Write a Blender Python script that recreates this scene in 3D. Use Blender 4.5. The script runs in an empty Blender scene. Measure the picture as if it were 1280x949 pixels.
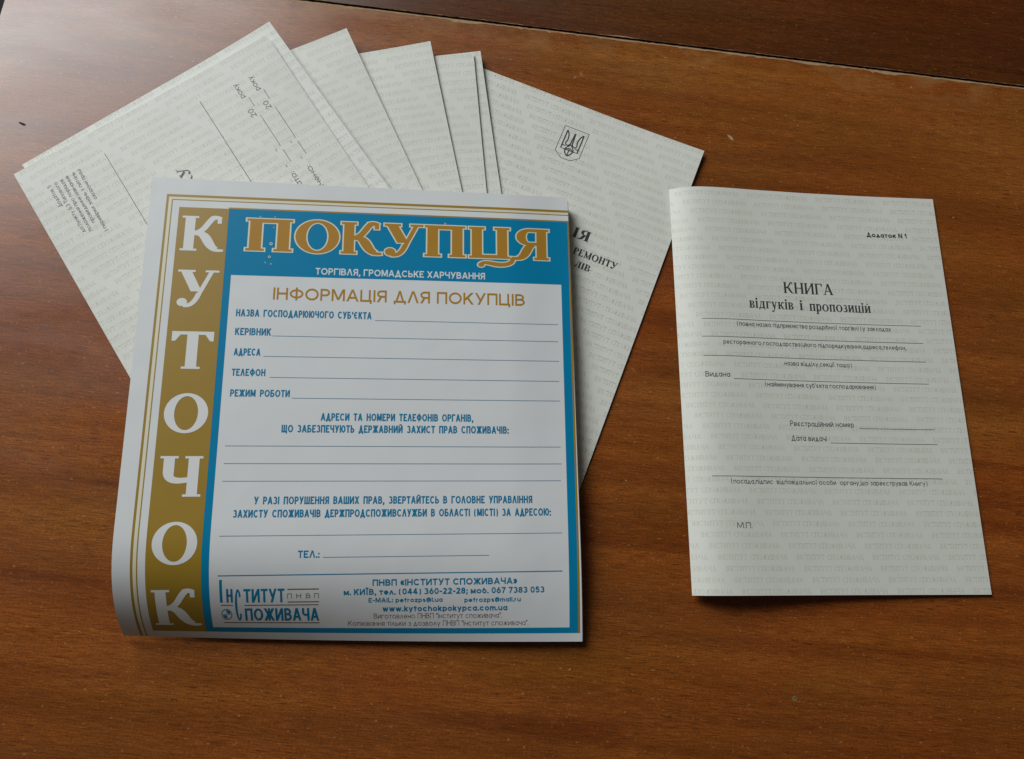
import bpy, bmesh, math, random
import numpy as np
from mathutils import Matrix, Vector, noise

random.seed(7)
sc = bpy.context.scene
C = sc.collection
MM = 0.001

# ------------------------------------------------------------------ camera
cam_d = bpy.data.cameras.new("camera")
cam = bpy.data.objects.new("camera", cam_d)
C.objects.link(cam)
cam_d.sensor_fit = 'HORIZONTAL'
cam_d.sensor_width = 36.0
cam_d.lens = 36.0 * 959.6 / 1280.0
cam_d.clip_start = 0.01
cam_d.clip_end = 20.0
R_ = Vector((0.969964, 0.235296, 0.061688))
U_ = Vector((-0.243248, 0.938255, 0.245983))
B_ = Vector((0.0, -0.2536, 0.967309))
mw = Matrix.Identity(4)
for i in range(3):
    mw[i][0], mw[i][1], mw[i][2] = R_[i], U_[i], B_[i]
mw[2][3] = 0.3719
cam.matrix_world = mw
sc.camera = cam

# ------------------------------------------------------------------ light: a dim room and one window
world = bpy.data.worlds.new("World")
sc.world = world
world.use_nodes = True
bg = world.node_tree.nodes["Background"]
bg.inputs[0].default_value = (1.0, 0.86, 0.70, 1)
bg.inputs[1].default_value = 0.04

wl = bpy.data.lights.new("window_light", 'AREA')
wl.shape = 'RECTANGLE'
wl.size, wl.size_y = 1.85, 1.70
wl.energy = 127.0
wl.color = (0.93, 0.98, 1.0)
wo = bpy.data.objects.new("window_light", wl)
C.objects.link(wo)
wo.location = (-2.20, 1.70, 1.65)
tgt = Vector((-0.20, 0.10, 0.0))
wo.rotation_euler = (tgt - wo.location).to_track_quat('-Z', 'Y').to_euler()

sc.view_settings.view_transform = 'Standard'
sc.view_settings.look = 'None'
sc.view_settings.exposure = 0.0
sc.view_settings.gamma = 1.0
sc.view_settings.use_curve_mapping = False

# ------------------------------------------------------------------ materials
def mat(name, col, rough=0.6, spec=0.5, coat=0.0, coat_rough=0.1, mottle=0.0, mscale=300.0, bump=0.0, bscale=900.0, metallic=0.0):
    m = bpy.data.materials.new(name)
    m.use_nodes = True
    nt = m.node_tree
    b = nt.nodes["Principled BSDF"]
    b.inputs["Base Color"].default_value = (*col, 1)
    b.inputs["Roughness"].default_value = rough
    b.inputs["Specular IOR Level"].default_value = spec
    b.inputs["Coat Weight"].default_value = coat
    b.inputs["Coat Roughness"].default_value = coat_rough
    b.inputs["Metallic"].default_value = metallic
    tc = nt.nodes.new("ShaderNodeTexCoord")
    if mottle:
        n = nt.nodes.new("ShaderNodeTexNoise")
        n.inputs["Scale"].default_value = mscale
        n.inputs["Detail"].default_value = 5
        nt.links.new(tc.outputs["Object"], n.inputs["Vector"])
        mx = nt.nodes.new("ShaderNodeMix"); mx.data_type = 'RGBA'
        mx.inputs[6].default_value = (*[c * (1 - mottle) for c in col], 1)
        mx.inputs[7].default_value = (*[min(1, c * (1 + mottle)) for c in col], 1)
        nt.links.new(n.outputs["Fac"], mx.inputs[0])
        nt.links.new(mx.outputs[2], b.inputs["Base Color"])
    if bump:
        n2 = nt.nodes.new("ShaderNodeTexNoise")
        n2.inputs["Scale"].default_value = bscale
        n2.inputs["Detail"].default_value = 3
        nt.links.new(tc.outputs["Object"], n2.inputs["Vector"])
        bp = nt.nodes.new("ShaderNodeBump")
        bp.inputs["Strength"].default_value = bump
        bp.inputs["Distance"].default_value = 0.00003
        nt.links.new(n2.outputs["Fac"], bp.inputs["Height"])
        n3 = nt.nodes.new("ShaderNodeTexNoise"); n3.inputs["Scale"].default_value = 22; n3.inputs["Detail"].default_value = 2
        nt.links.new(tc.outputs["Object"], n3.inputs["Vector"])
        b3 = nt.nodes.new("ShaderNodeBump"); b3.inputs["Strength"].default_value = 0.5; b3.inputs["Distance"].default_value = 0.0012
        nt.links.new(n3.outputs["Fac"], b3.inputs["Height"]); nt.links.new(bp.outputs["Normal"], b3.inputs["Normal"])
        nt.links.new(b3.outputs["Normal"], b.inputs["Normal"])
    return m

PAPER = mat("booklet_paper", (0.70, 0.70, 0.635), 0.55, 0.4, mottle=0.035, mscale=220, bump=0.12, bscale=1500)
PALE = mat("pale_booklet_paper", (0.745, 0.748, 0.69), 0.55, 0.4, mottle=0.03, mscale=220, bump=0.12, bscale=1500)
PAGES = mat("inner_page_paper", (0.66, 0.655, 0.60), 0.7, 0.3, mottle=0.04, mscale=500)
GLOSS = mat("coated_white_card", (0.755, 0.765, 0.765), 0.30, 0.5, mottle=0.012, mscale=60, bump=0.03, bscale=400)
BACK = mat("card_back", (0.70, 0.70, 0.69), 0.5, 0.4)
GOLD = mat("gold_ink", (0.35, 0.21, 0.018), 0.40, 0.75, mottle=0.05, mscale=90)
GOLD_T = mat("gold_lettering_ink", (0.45, 0.225, 0.026), 0.36, 0.5, mottle=0.04, mscale=90)
CREAM = mat("cream_ink", (0.76, 0.72, 0.55), 0.4, 0.5)
BLUE = mat("blue_ink", (0.0, 0.225, 0.43), 0.30, 0.5, mottle=0.03, mscale=70)
BLUE_T = mat("blue_lettering_ink", (0.004, 0.195, 0.36), 0.4, 0.4)
WHITE_T = mat("white_lettering", (0.78, 0.78, 0.76), 0.36, 0.5)
RULE = mat("blue_grey_rule_ink", (0.13, 0.235, 0.33), 0.45, 0.4)
BROWN_T = mat("brown_ink", (0.17, 0.10, 0.06), 0.45, 0.4)
BLACK_T = mat("black_ink", (0.045, 0.043, 0.045), 0.5, 0.4, mottle=0.2, mscale=700)
GREY_T = mat("grey_black_ink", (0.085, 0.085, 0.09), 0.5, 0.4, mottle=0.2, mscale=700)
WMARK = mat("watermark_ink", (0.60, 0.58, 0.475), 0.55, 0.4, mottle=0.10, mscale=160)
FLOOR = mat("dark_floor", (0.012, 0.010, 0.010), 0.8, 0.2, mottle=0.2, mscale=8)
WORN = mat("bare_worn_wood", (0.37, 0.235, 0.13), 0.75, 0.2, mottle=0.35, mscale=420)
NICK = mat("dark_nick", (0.02, 0.012, 0.008), 0.8, 0.2)
SMEAR = mat("dull_stain", (0.21, 0.135, 0.06), 0.6, 0.3, mottle=0.3, mscale=500)
EDGE = mat("board_core", (0.09, 0.05, 0.025), 0.85, 0.1, mottle=0.3, mscale=300)

def wood(name, tone, seed, rubbed=1.0):
    m = bpy.data.materials.new(name)
    m.use_nodes = True
    nt = m.node_tree; N = nt.nodes; L = nt.links
    b = N["Principled BSDF"]
    tc = N.new("ShaderNodeTexCoord")
    def noise_tex(sx, sy, scale, detail, dist=0.0, off=0.0, rough=0.5):
        mp = N.new("ShaderNodeMapping")
        mp.inputs["Scale"].default_value = (sx, sy, 1)
        mp.inputs["Location"].default_value = (off + seed, off * 1.7 + seed, seed)
        L.new(tc.outputs["Object"], mp.inputs["Vector"])
        n = N.new("ShaderNodeTexNoise")
        n.inputs["Scale"].default_value = scale
        n.inputs["Detail"].default_value = detail
        n.inputs["Roughness"].default_value = rough
        n.inputs["Distortion"].default_value = dist
        L.new(mp.outputs["Vector"], n.inputs["Vector"])
        return n.outputs["Fac"]
    def ramp(src, p0, p1, c0, c1):
        r = N.new("ShaderNodeValToRGB")
        r.color_ramp.elements[0].position = p0; r.color_ramp.elements[1].position = p1
        r.color_ramp.elements[0].color = (*c0, 1); r.color_ramp.elements[1].color = (*c1, 1)
        L.new(src, r.inputs[0]); return r.outputs[0]
    def mix(kind, fac, a, c):
        x = N.new("ShaderNodeMix"); x.data_type = 'RGBA'; x.blend_type = kind
        if isinstance(fac, float): x.inputs[0].default_value = fac
        else: L.new(fac, x.inputs[0])
        for i, s in ((6, a), (7, c)):
            if isinstance(s, tuple): x.inputs[i].default_value = (*s, 1)
            else: L.new(s, x.inputs[i])
        return x.outputs[2]
    g1 = (1, 1, 1); g0 = (0, 0, 0)
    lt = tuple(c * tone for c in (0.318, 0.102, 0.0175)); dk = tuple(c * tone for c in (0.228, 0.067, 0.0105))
    bands = ramp(noise_tex(2.2, 26, 1.0, 4, 0.35, 3), 0.33, 0.68, g0, g1)
    col = mix('MIX', bands, dk, lt)
    red = ramp(noise_tex(4, 9, 1.0, 3, 0.2, 11), 0.40, 0.70, g0, g1)
    col = mix('MULTIPLY', red, col, (1.08, 0.84, 0.72))
    olive = ramp(noise_tex(7, 22, 1.0, 4, 0.4, 71), 0.46, 0.68, g0, (0.8, 0.8, 0.8))
    col = mix('MULTIPLY', olive, col, (0.93, 1.06, 0.86))
    shade = ramp(noise_tex(3.2, 34, 1.0, 5, 0.4, 83), 0.30, 0.70, (0.80, 0.76, 0.72), (1.08, 1.08, 1.08))
    col = mix('MULTIPLY', 1.0, col, shade)
    streak = ramp(noise_tex(5, 190, 1.0, 4, 0.5, 7), 0.36, 0.60, (0.80, 0.76, 0.72), g1)
    col = mix('MULTIPLY', 0.8, col, streak)
    dline = ramp(noise_tex(2.6, 60, 1.0, 2, 0.6, 19), 0.30, 0.40, (0.66, 0.56, 0.48), g1)
    col = mix('MULTIPLY', 0.75, col, dline)
    fibre = ramp(noise_tex(110, 1900, 1.0, 3, 0.0, 23), 0.34, 0.66, (0.66, 0.62, 0.58), (1.24, 1.24, 1.24))
    col = mix('MULTIPLY', 0.85, col, fibre)
    grit = ramp(noise_tex(900, 1500, 1.0, 2, 0.0, 37), 0.32, 0.68, (0.76, 0.74, 0.72), (1.24, 1.25, 1.26))
    col = mix('MULTIPLY', 0.9, col, grit)
    pzone = ramp(noise_tex(16, 45, 1.0, 2, 0.0, 43), 0.44, 0.60, g0, g1)
    pores = ramp(noise_tex(150, 1700, 1.0, 1, 0.0, 31), 0.31, 0.40, (0.34, 0.28, 0.24), g1)
    pores = mix('MIX', pzone, (0.85, 0.85, 0.85), pores)
    col = mix('MULTIPLY', 0.75, col, pores)
    speck = ramp(noise_tex(420, 720, 1.0, 1, 0.0, 41), 0.68, 0.76, g0, (0.42, 0.42, 0.42))
    col = mix('MIX', speck, col, (0.48 * tone, 0.25 * tone, 0.09 * tone))
    # rubbed, greyed varnish in patches beside the seam
    sx = N.new("ShaderNodeSeparateXYZ"); L.new(tc.outputs["Object"], sx.inputs[0])
    mr = N.new("ShaderNodeMapRange"); mr.inputs[1].default_value = -0.024; mr.inputs[2].default_value = 0.0
    L.new(sx.outputs[1], mr.inputs[0])
    rub = ramp(noise_tex(38, 60, 1.0, 5, 0.6, 91, 0.65), 0.47, 0.72, g0, (0.75, 0.75, 0.75))
    mm = N.new("ShaderNodeMath"); mm.operation = 'MULTIPLY'; mr.inputs[4].default_value = rubbed; L.new(mr.outputs[0], mm.inputs[0]); L.new(rub, mm.inputs[1])
    col = mix('MIX', mm.outputs[0], col, (0.33 * tone, 0.165 * tone, 0.052 * tone))
    L.new(col, b.inputs["Base Color"])
    rr = ramp(noise_tex(14, 40, 1.0, 4, 0.3, 53), 0.3, 0.7, (0.27, 0.27, 0.27), (0.38, 0.38, 0.38))
    L.new(rr, b.inputs["Roughness"])
    b.inputs["Specular IOR Level"].default_value = 0.5
    ht = mix('ADD', 0.6, ramp(noise_tex(130, 1500, 1.0, 3, 0.0, 61), 0.25, 0.75, g0, g1), pores)
    bp = N.new("ShaderNodeBump")
    bp.inputs["Strength"].default_value = 0.5; bp.inputs["Distance"].default_value = 0.000012
    L.new(ht, bp.inputs["Height"]); L.new(bp.outputs["Normal"], b.inputs["Normal"])
    return m

WOOD = wood("brown_wood_veneer", 1.0, 0.0)
WOOD_LEAF = wood("darker_vignetted_veneer", 0.42, 5.3, 0.0)  # leaf is darker veneer, with lens vignetting also put into its tone

# ------------------------------------------------------------------ helpers
def empty(name, loc, rot, label, cat, group=None):
    o = bpy.data.objects.new(name, None); C.objects.link(o)
    o.location = loc; o.rotation_euler = rot; o.empty_display_size = 0.02
    o["label"] = label; o["category"] = cat
    if group: o["group"] = group
    return o

class MB:
    """flat shapes in sheet millimetres: u to the right, v down, each with a tiny layer height"""
    def __init__(s): s.v = []; s.f = []; s.m = []; s.k = 0
    def add(s, pts, faces, layer=0.0, mi=0):
        n = len(s.v); z = layer + 0.0015 * (s.k % 7); s.k += 1
        s.v += [(p[0], p[1], z) for p in pts]
        s.f += [tuple(n + i for i in f) for f in faces]; s.m += [mi] * len(faces)
    def rect(s, u0, v0, u1, v1, layer=0.0, mi=0, du=None, dv=None):
        nu = max(1, int(math.ceil(abs(u1 - u0) / du))) if du else 1
        nv = max(1, int(math.ceil(abs(v1 - v0) / dv))) if dv else 1
        pts = [(u0 + (u1 - u0) * i / nu, v0 + (v1 - v0) * j / nv) for j in range(nv + 1) for i in range(nu + 1)]
        q = lambda i, j: j * (nu + 1) + i
        s.add(pts, [(q(i, j), q(i, j + 1), q(i + 1, j + 1), q(i + 1, j)) for j in range(nv) for i in range(nu)], layer, mi)
    def quad(s, a, b, c, d, layer=0.0, mi=0, n1=1, n2=1):
        A, B, Cc, D = map(np.array, (a, b, c, d)); pts = []
        for j in range(n2 + 1):
            for i in range(n1 + 1):
                t, w = i / n1, j / n2
                pts.append(tuple((A * (1 - t) + B * t) * (1 - w) + (D * (1 - t) + Cc * t) * w))
        q = lambda i, j: j * (n1 + 1) + i
        s.add(pts, [(q(i, j), q(i, j + 1), q(i + 1, j + 1), q(i + 1, j)) for j in range(n2) for i in range(n1)], layer, mi)
    def strokes(s, polys, u, v, su, sv, layer=0.0, mi=0, rot=0.0, shear=0.0):
        """glyph polygons (x right, y up, unit cap height) placed with their baseline at (u, v)"""
        c, sn = math.cos(rot), math.sin(rot)
        for pts, faces in polys:
            out = []
            for x, y in pts:
                X, Y = x * su + shear * y * sv, -y * sv
                out.append((u + c * X - sn * Y, v + sn * X + c * Y))
            s.add(out, faces, layer, mi)
    def arrays(s, V, F, layer=0.0, mi=0):
        n = len(s.v); s.v += [(x, y, layer) for x, y in V]
        s.f += [tuple(n + i for i in f) for f in F]; s.m += [mi] * len(F)
    def build(s, name, mats, parent, surf, cuts=None, clip=None, label=None):
        me = bpy.data.meshes.new(name)
        me.from_pydata(s.v, [], s.f)
        for m in mats: me.materials.append(m)
        me.polygons.foreach_set("material_index", s.m)
        if cuts or clip:
            bm = bmesh.new(); bm.from_mesh(me)
            for ax, val, keep in (clip or ()):
                no = [0, 0, 0]; no[ax] = 1 if keep == 'below' else -1
                co = [0, 0, 0]; co[ax] = val
                bmesh.ops.bisect_plane(bm, geom=bm.verts[:] + bm.edges[:] + bm.faces[:], plane_co=co, plane_no=no, clear_outer=True, dist=1e-6)
            for ax, val in (cuts or ()):
                no = [0, 0, 0]; no[ax] = 1; co = [0, 0, 0]; co[ax] = val
                fs = [f for f in bm.faces if min(x.co[ax] for x in f.verts) < val - 1e-4 and max(x.co[ax] for x in f.verts) > val + 1e-4 and (max(x.co[1] for x in f.verts) > 160 or (max(x.co[0] for x in f.verts) > 170 and (ax == 1 or val > 170)))]
                if not fs: continue
                g = list({e for f in fs for e in f.edges} | {x for f in fs for x in f.verts}) + fs
                bmesh.ops.bisect_plane(bm, geom=g, plane_co=co, plane_no=no, dist=1e-6)
            bm.to_mesh(me); bm.free()
        n = len(me.vertices); co = np.empty(n * 3); me.vertices.foreach_get("co", co)
        co = co.reshape(-1, 3)
        P = surf(co[:, 0], co[:, 1]); P[:, 2] += co[:, 2]
        me.vertices.foreach_set("co", (P * MM).ravel())
        bm = bmesh.new(); bm.from_mesh(me)
        for f in bm.faces: f.normal_update()
        bmesh.ops.reverse_faces(bm, faces=[f for f in bm.faces if f.normal.z < 0])
        bm.to_mesh(me); bm.free(); me.polygons.foreach_set('use_smooth', [True] * len(me.polygons)); me.update()
        o = bpy.data.objects.new(name, me); C.objects.link(o)
        if parent: o.parent = parent
        if label: o["label"] = label
        return o

def sheet(name, mtl, parent, surf, W, Hh, nu, nv, top, thick, floor=None, u0=0.0, v0=0.0, edge=None, smooth=False, label=None):
    """a sheet of paper or block of pages with real thickness"""
    us = np.linspace(u0, W, nu + 1); vs = np.linspace(v0, Hh, nv + 1)
    UU, VV = np.meshgrid(us, vs)
    P = surf(UU.ravel(), VV.ravel()); Tt = P.copy(); Tt[:, 2] += top; Bb = P.copy(); Bb[:, 2] += top - thick
    if floor is not None: Bb[:, 2] = np.maximum(Bb[:, 2], floor); Tt[:, 2] = np.maximum(Tt[:, 2], Bb[:, 2] + 0.03)
    n = len(P); q = lambda i, j: j * (nu + 1) + i; o2 = 2 * n; o3 = 3 * n
    F = [(q(i, j), q(i, j + 1), q(i + 1, j + 1), q(i + 1, j)) for j in range(nv) for i in range(nu)]
    nt = len(F)
    F += [tuple(n + k for k in reversed(f)) for f in F[:nt]]
    for j in range(nv):
        F.append((o2 + q(0, j), o3 + q(0, j), o3 + q(0, j + 1), o2 + q(0, j + 1)))
        F.append((o2 + q(nu, j), o2 + q(nu, j + 1), o3 + q(nu, j + 1), o3 + q(nu, j)))
    for i in range(nu):
        F.append((o2 + q(i, 0), o2 + q(i + 1, 0), o3 + q(i + 1, 0), o3 + q(i, 0)))
        F.append((o2 + q(i, nv), o3 + q(i, nv), o3 + q(i + 1, nv), o2 + q(i + 1, nv)))
    me = bpy.data.meshes.new(name)
    me.from_pydata((np.vstack([Tt, Bb, Tt, Bb]) * MM).tolist(), [], F)
    bm = bmesh.new(); bm.from_mesh(me); bmesh.ops.delete(bm, geom=[v for v in bm.verts if not v.link_faces], context='VERTS'); bm.to_mesh(me); bm.free()
    me.materials.append(mtl)
    if edge:
        me.materials.append(edge)
        for k in range(2 * nt, len(F)): me.polygons[k].material_index = 1
    if smooth:
        for k in range(2 * nt): me.polygons[k].use_smooth = True
        for e in me.edges: pass
    me.update()
    o = bpy.data.objects.new(name, me); C.objects.link(o); o.parent = parent
    if label: o["label"] = label
    return o

# ---- sans lettering drawn stroke by stroke: centre lines in a unit box, constant pen width in millimetres
W_ = {}
G_ = {}
def _b(y0, y1, x=1.0): return [('h', y0, 0, x * .5), ('h', y1, 0, x * .5), ('a', x * .5, (y0 + y1) / 2, x * .5, (y1 - y0) / 2, -90, 90)]
def _def(ch, w, st): W_[ch] = w; G_[ch] = st
_def('А', .80, [('d', 0, 0, .5, 1), ('d', 1, 0, .5, 1), ('h', .27, .18, .82)])
_def('Б', .66, [('v', 0, 0, 1), ('h', 1, 0, .9)] + _b(0, .55))
_def('В', .64, [('v', 0, 0, 1)] + _b(.53, 1, .9) + _b(0, .53))
_def('Г', .56, [('v', 0, 0, 1), ('h', 1, 0, 1)])
_def('Д', .82, [('d', .14, 0, .5, 1), ('d', .86, 0, .5, 1), ('h', 0, 0, 1), ('v', 0, -.16, 0), ('v', 1, -.16, 0)])
_def('Е', .56, [('v', 0, 0, 1), ('h', 0, 0, 1), ('h', .52, 0, .88), ('h', 1, 0, 1)])
_def('Є', .70, [('a', .52, .5, .52, .5, 45, 315), ('h', .5, .04, .72)])
_def('Ж', 1.0, [('v', .5, 0, 1), ('d', 0, 0, .46, .52), ('d', 1, 0, .54, .52), ('d', 0, 1, .46, .5), ('d', 1, 1, .54, .5)])
_def('З', .60, [('a', .45, .76, .46, .24, -90, 150), ('a', .45, .26, .55, .26, -150, 90)])
_def('И', .72, [('v', 0, 0, 1), ('v', 1, 0, 1), ('d', .04, .04, .96, .96)])
_def('Й', .72, G_['И'] + [('a', .5, 1.36, .26, .13, 190, 350)])
_def('І', 0, [('v', 0, 0, 1)])
_def('Ї', .22, [('v', .5, 0, 1), ('.', .0, 1.28), ('.', 1, 1.28)])
_def('К', .68, [('v', 0, 0, 1), ('d', .08, .44, .95, 1), ('d', .30, .58, .98, 0)])
_def('Л', .74, [('d', 0, 0, .48, 1), ('d', 1, 0, .52, 1)])
_def('М', .88, [('v', 0, 0, 1), ('v', 1, 0, 1), ('d', .04, 1, .5, .12), ('d', .96, 1, .5, .12)])
_def('Н', .70, [('v', 0, 0, 1), ('v', 1, 0, 1), ('h', .52, 0, 1)])
_def('О', .90, [('a', .5, .5, .5, .5, 0, 360)])
_def('П', .68, [('v', 0, 0, 1), ('v', 1, 0, 1), ('h', 1, 0, 1)])
_def('Р', .60, [('v', 0, 0, 1)] + _b(.44, 1))
_def('С', .78, [('a', .54, .5, .54, .5, 42, 318)])
_def('Т', .60, [('v', .5, 0, 1), ('h', 1, 0, 1)])
_def('У', .70, [('d', 1, 1, .28, 0), ('d', 0, 1, .54, .36)])
_def('Ф', .92, [('v', .5, -.04, 1.06), ('a', .5, .52, .5, .36, 0, 360)])
_def('Х', .72, [('d', 0, 0, 1, 1), ('d', 0, 1, 1, 0)])
_def('Ц', .76, [('v', 0, 0, 1), ('v', .88, 0, 1), ('h', 0, 0, 1), ('v', 1, -.18, 0)])
_def('Ч', .64, [('v', 1, 0, 1), ('v', 0, .66, 1), ('a', .42, .66, .42, .2, 180, 270), ('h', .46, .42, 1)])
_def('Ш', .96, [('v', 0, 0, 1), ('v', .5, 0, 1), ('v', 1, 0, 1), ('h', 0, 0, 1)])
_def('Щ', 1.0, [('v', 0, 0, 1), ('v', .46, 0, 1), ('v', .92, 0, 1), ('h', 0, 0, 1), ('v', 1, -.18, 0)])
_def('Ь', .60, [('v', 0, 0, 1)] + _b(0, .54))
_def('Ю', 1.05, [('v', 0, 0, 1), ('h', .5, 0, .34), ('a', .67, .5, .33, .5, 0, 360)])
_def('Я', .62, [('v', 1, 0, 1), ('h', 1, .45, 1), ('h', .46, .45, 1), ('a', .45, .73, .45, .27, 90, 270), ('d', .02, 0, .5, .46)])
for lo, up in zip("бвгґдеєжзийілмнопстхцчшщьюяк", "БВГГДЕЄЖЗИЙІЛМНОПСТХЦЧШЩЬЮЯК"):
    W_[lo] = W_[up] * .80; G_[lo] = G_[up]
_def('а', .58, [('a', .5, .5, .5, .5, 0, 360), ('v', 1, 0, 1)])
_def('е', .60, [('a', .5, .5, .5, .5, 0, 318), ('h', .5, 0, 1)])
_def('б', .58, [('a', .5, .5, .5, .5, 0, 360), ('a', .62, .62, .60, .82, 95, 180)])
_def('і', 0, [('v', 0, 0, 1), ('.', 0, 1.42)])
_def('ї', .16, [('v', .5, 0, 1), ('.', 0, 1.42), ('.', 1, 1.42)])
_def('р', .58, [('a', .5, .5, .5, .5, 0, 360), ('v', 0, -.42, 1)])
_def('у', .56, [('d', 0, 1, .5, .02), ('d', 1, 1, .28, -.42)])
_def('ф', .84, [('v', .5, -.42, 1.4), ('a', .5, .5, .5, .5, 0, 360)])
for la, cy in zip("ENAMIaeocpyxt", "ЕИАМІаеосрухт"): W_[la] = W_[cy]; G_[la] = G_[cy]
_def('N', .70, [('v', 0, 0, 1), ('v', 1, 0, 1), ('d', .04, .96, .96, .04)])
_def('L', .50, [('v', 0, 0, 1), ('h', 0, 0, 1)])
_def('t', .34, [('v', .45, 0, 1.42), ('h', 1, 0, 1)])
_def('r', .30, [('v', 0, 0, 1), ('a', .9, .45, .9, .52, 95, 180)])
_def('z', .46, [('h', 1, 0, 1), ('h', 0, 0, 1), ('d', .04, .04, .96, .96)])
_def('s', .44, [('a', .5, .76, .46, .24, 40, 270), ('a', .5, .26, .5, .26, -140, 90)])
_def('u', .54, [('v', 1, 0, 1), ('v', 0, .45, 1), ('a', .5, .45, .5, .45, 180, 360)])
_def('i', 0, [('v', 0, 0, 1), ('.', 0, 1.42)])
_def('l', 0, [('v', 0, 0, 1.43)])
_def('m', .84, [('v', 0, 0, 1), ('v', .5, 0, .6), ('v', 1, 0, .6), ('a', .25, .6, .25, .4, 0, 180), ('a', .75, .6, .25, .4, 0, 180)])
_def('w', .84, [('d', 0, 1, .26, 0), ('d', .5, 1, .26, 0), ('d', .5, 1, .74, 0), ('d', 1, 1, .74, 0)])
_def('k', .50, [('v', 0, 0, 1.43), ('d', .08, .38, .92, 1), ('d', .34, .58, .96, 0)])
_def('h', .52, [('v', 0, 0, 1.43), ('v', 1, 0, .5), ('a', .5, .5, .5, .5, 0, 180)])
_def('o', .60, G_['О'])
_def('0', .58, [('a', .5, .5, .5, .5, 0, 360)])
_def('1', .22, [('v', 1, 0, 1), ('d', 0, .74, .9, .98)])
_def('2', .56, [('a', .5, .7, .5, .3, 0, 165), ('d', .02, .04, .97, .62), ('h', 0, 0, 1)])
_def('3', .56, G_['З'])
_def('4', .62, [('d', 0, .28, .7, 1), ('h', .26, 0, 1), ('v', .74, 0, 1)])
_def('5', .56, [('h', 1, .15, .95), ('v', .12, .55, 1), ('a', .45, .32, .55, .32, -150, 140)])
_def('6', .58, [('a', .5, .32, .5, .32, 0, 360), ('d', .06, .45, .62, 1)])
_def('7', .54, [('h', 1, 0, 1), ('d', .25, 0, .97, .97)])
_def('8', .56, [('a', .5, .76, .44, .24, 0, 360), ('a', .5, .27, .5, .27, 0, 360)])
_def('-', .26, [('h', .40, 0, 1)]); _def('_', .6, [('h', -.1, 0, 1)])
_def('.', 0, [('.', 0, 0)]); _def(',', .06, [('.', 1, 0), ('d', 0, -.2, .9, 0)])
_def(':', 0, [('.', 0, 0), ('.', 0, .58)]); _def(';', .06, [('.', 1, .58), ('.', 1, 0), ('d', 0, -.2, .9, 0)])
_def('’', .05, [('d', 0, .76, 1, 1)]); _def('"', .16, [('v', 0, .76, 1), ('v', 1, .76, 1)])
_def('(', .30, [('a', 1, .42, 1, .68, 115, 245)]); _def(')', .30, [('a', 0, .42, 1, .68, -65, 65)])
_def('«', .42, [('d', .42, .72, 0, .42), ('d', 0, .42, .42, .12), ('d', 1, .72, .56, .42), ('d', .56, .42, 1, .12)])
_def('»', .42, [('d', 0, .72, .44, .42), ('d', .44, .42, 0, .12), ('d', .58, .72, 1, .42), ('d', 1, .42, .58, .12)])
_def('@', .86, [('a', .5, .4, .5, .56, -60, 270), ('a', .5, .42, .22, .26, 0, 360), ('v', .72, .2, .66)])
def _pen(st, x0, w, h, px, py):
    """polygons (mm, y up) of one glyph: inner box w-px by h-py"""
    bw, bh = max(w - px, 0), h - py; out = []
    X = lambda x: x0 + px / 2 + x * bw
    Y = lambda y: py / 2 + y * bh
    for t in st:
        k = t[0]
        if k == 'v': out.append(([(X(t[1]) - px / 2, Y(t[2]) - py / 2), (X(t[1]) + px / 2, Y(t[2]) - py / 2), (X(t[1]) + px / 2, Y(t[3]) + py / 2), (X(t[1]) - px / 2, Y(t[3]) + py / 2)], [(0, 1, 2, 3)]))
        elif k == 'h': out.append(([(X(t[2]) - px / 2, Y(t[1]) - py / 2), (X(t[3]) + px / 2 * (t[3] >= .99), Y(t[1]) - py / 2), (X(t[3]) + px / 2 * (t[3] >= .99), Y(t[1]) + py / 2), (X(t[2]) - px / 2, Y(t[1]) + py / 2)], [(0, 1, 2, 3)]))
        elif k == 'd':
            xa, ya, xb, yb = X(t[1]), Y(t[2]), X(t[3]), Y(t[4])
            if ya > yb: xa, ya, xb, yb = xb, yb, xa, ya
            dx, dy = xb - xa, max(yb - ya, 1e-4); L = math.hypot(dx, dy)
            hw = min(px / 2 * L / dy, px * 1.1)
            out.append(([(xa - hw, ya - py / 2), (xa + hw, ya - py / 2), (xb + hw, yb + py / 2), (xb - hw, yb + py / 2)], [(0, 1, 2, 3)]))
        elif k == '.':
            r = max(px, py) * .62; out.append(([(X(t[1]) + r * math.cos(a), Y(t[2]) + r * math.sin(a)) for a in [q * math.pi / 4 for q in range(8)]], [tuple(range(8))]))
        elif k == 'a':
            _, cx, cy, rx, ry, a0, a1 = t; full = abs(a1 - a0) > 359
            n = max(5, int(abs(a1 - a0) / 20)); m = n if full else n + 1; P = []
            for sg in (1, -1):
                for i in range(m):
                    a = math.radians(a0 + (a1 - a0) * i / n)
                    P.append((X(cx) + (rx * bw + sg * px / 2) * math.cos(a), Y(cy) + (ry * bh + sg * py / 2) * math.sin(a)))
            out.append((P, [(i, (i + 1) % m, m + (i + 1) % m, m + i) for i in range(n)]))
    return out
CAPS = set("АБВГДЕЄЖЗИЙІЇКЛМНОПРСТУФХЦЧШЩЬЮЯENAMIL0123456789()«»@\"’:;-")
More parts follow.
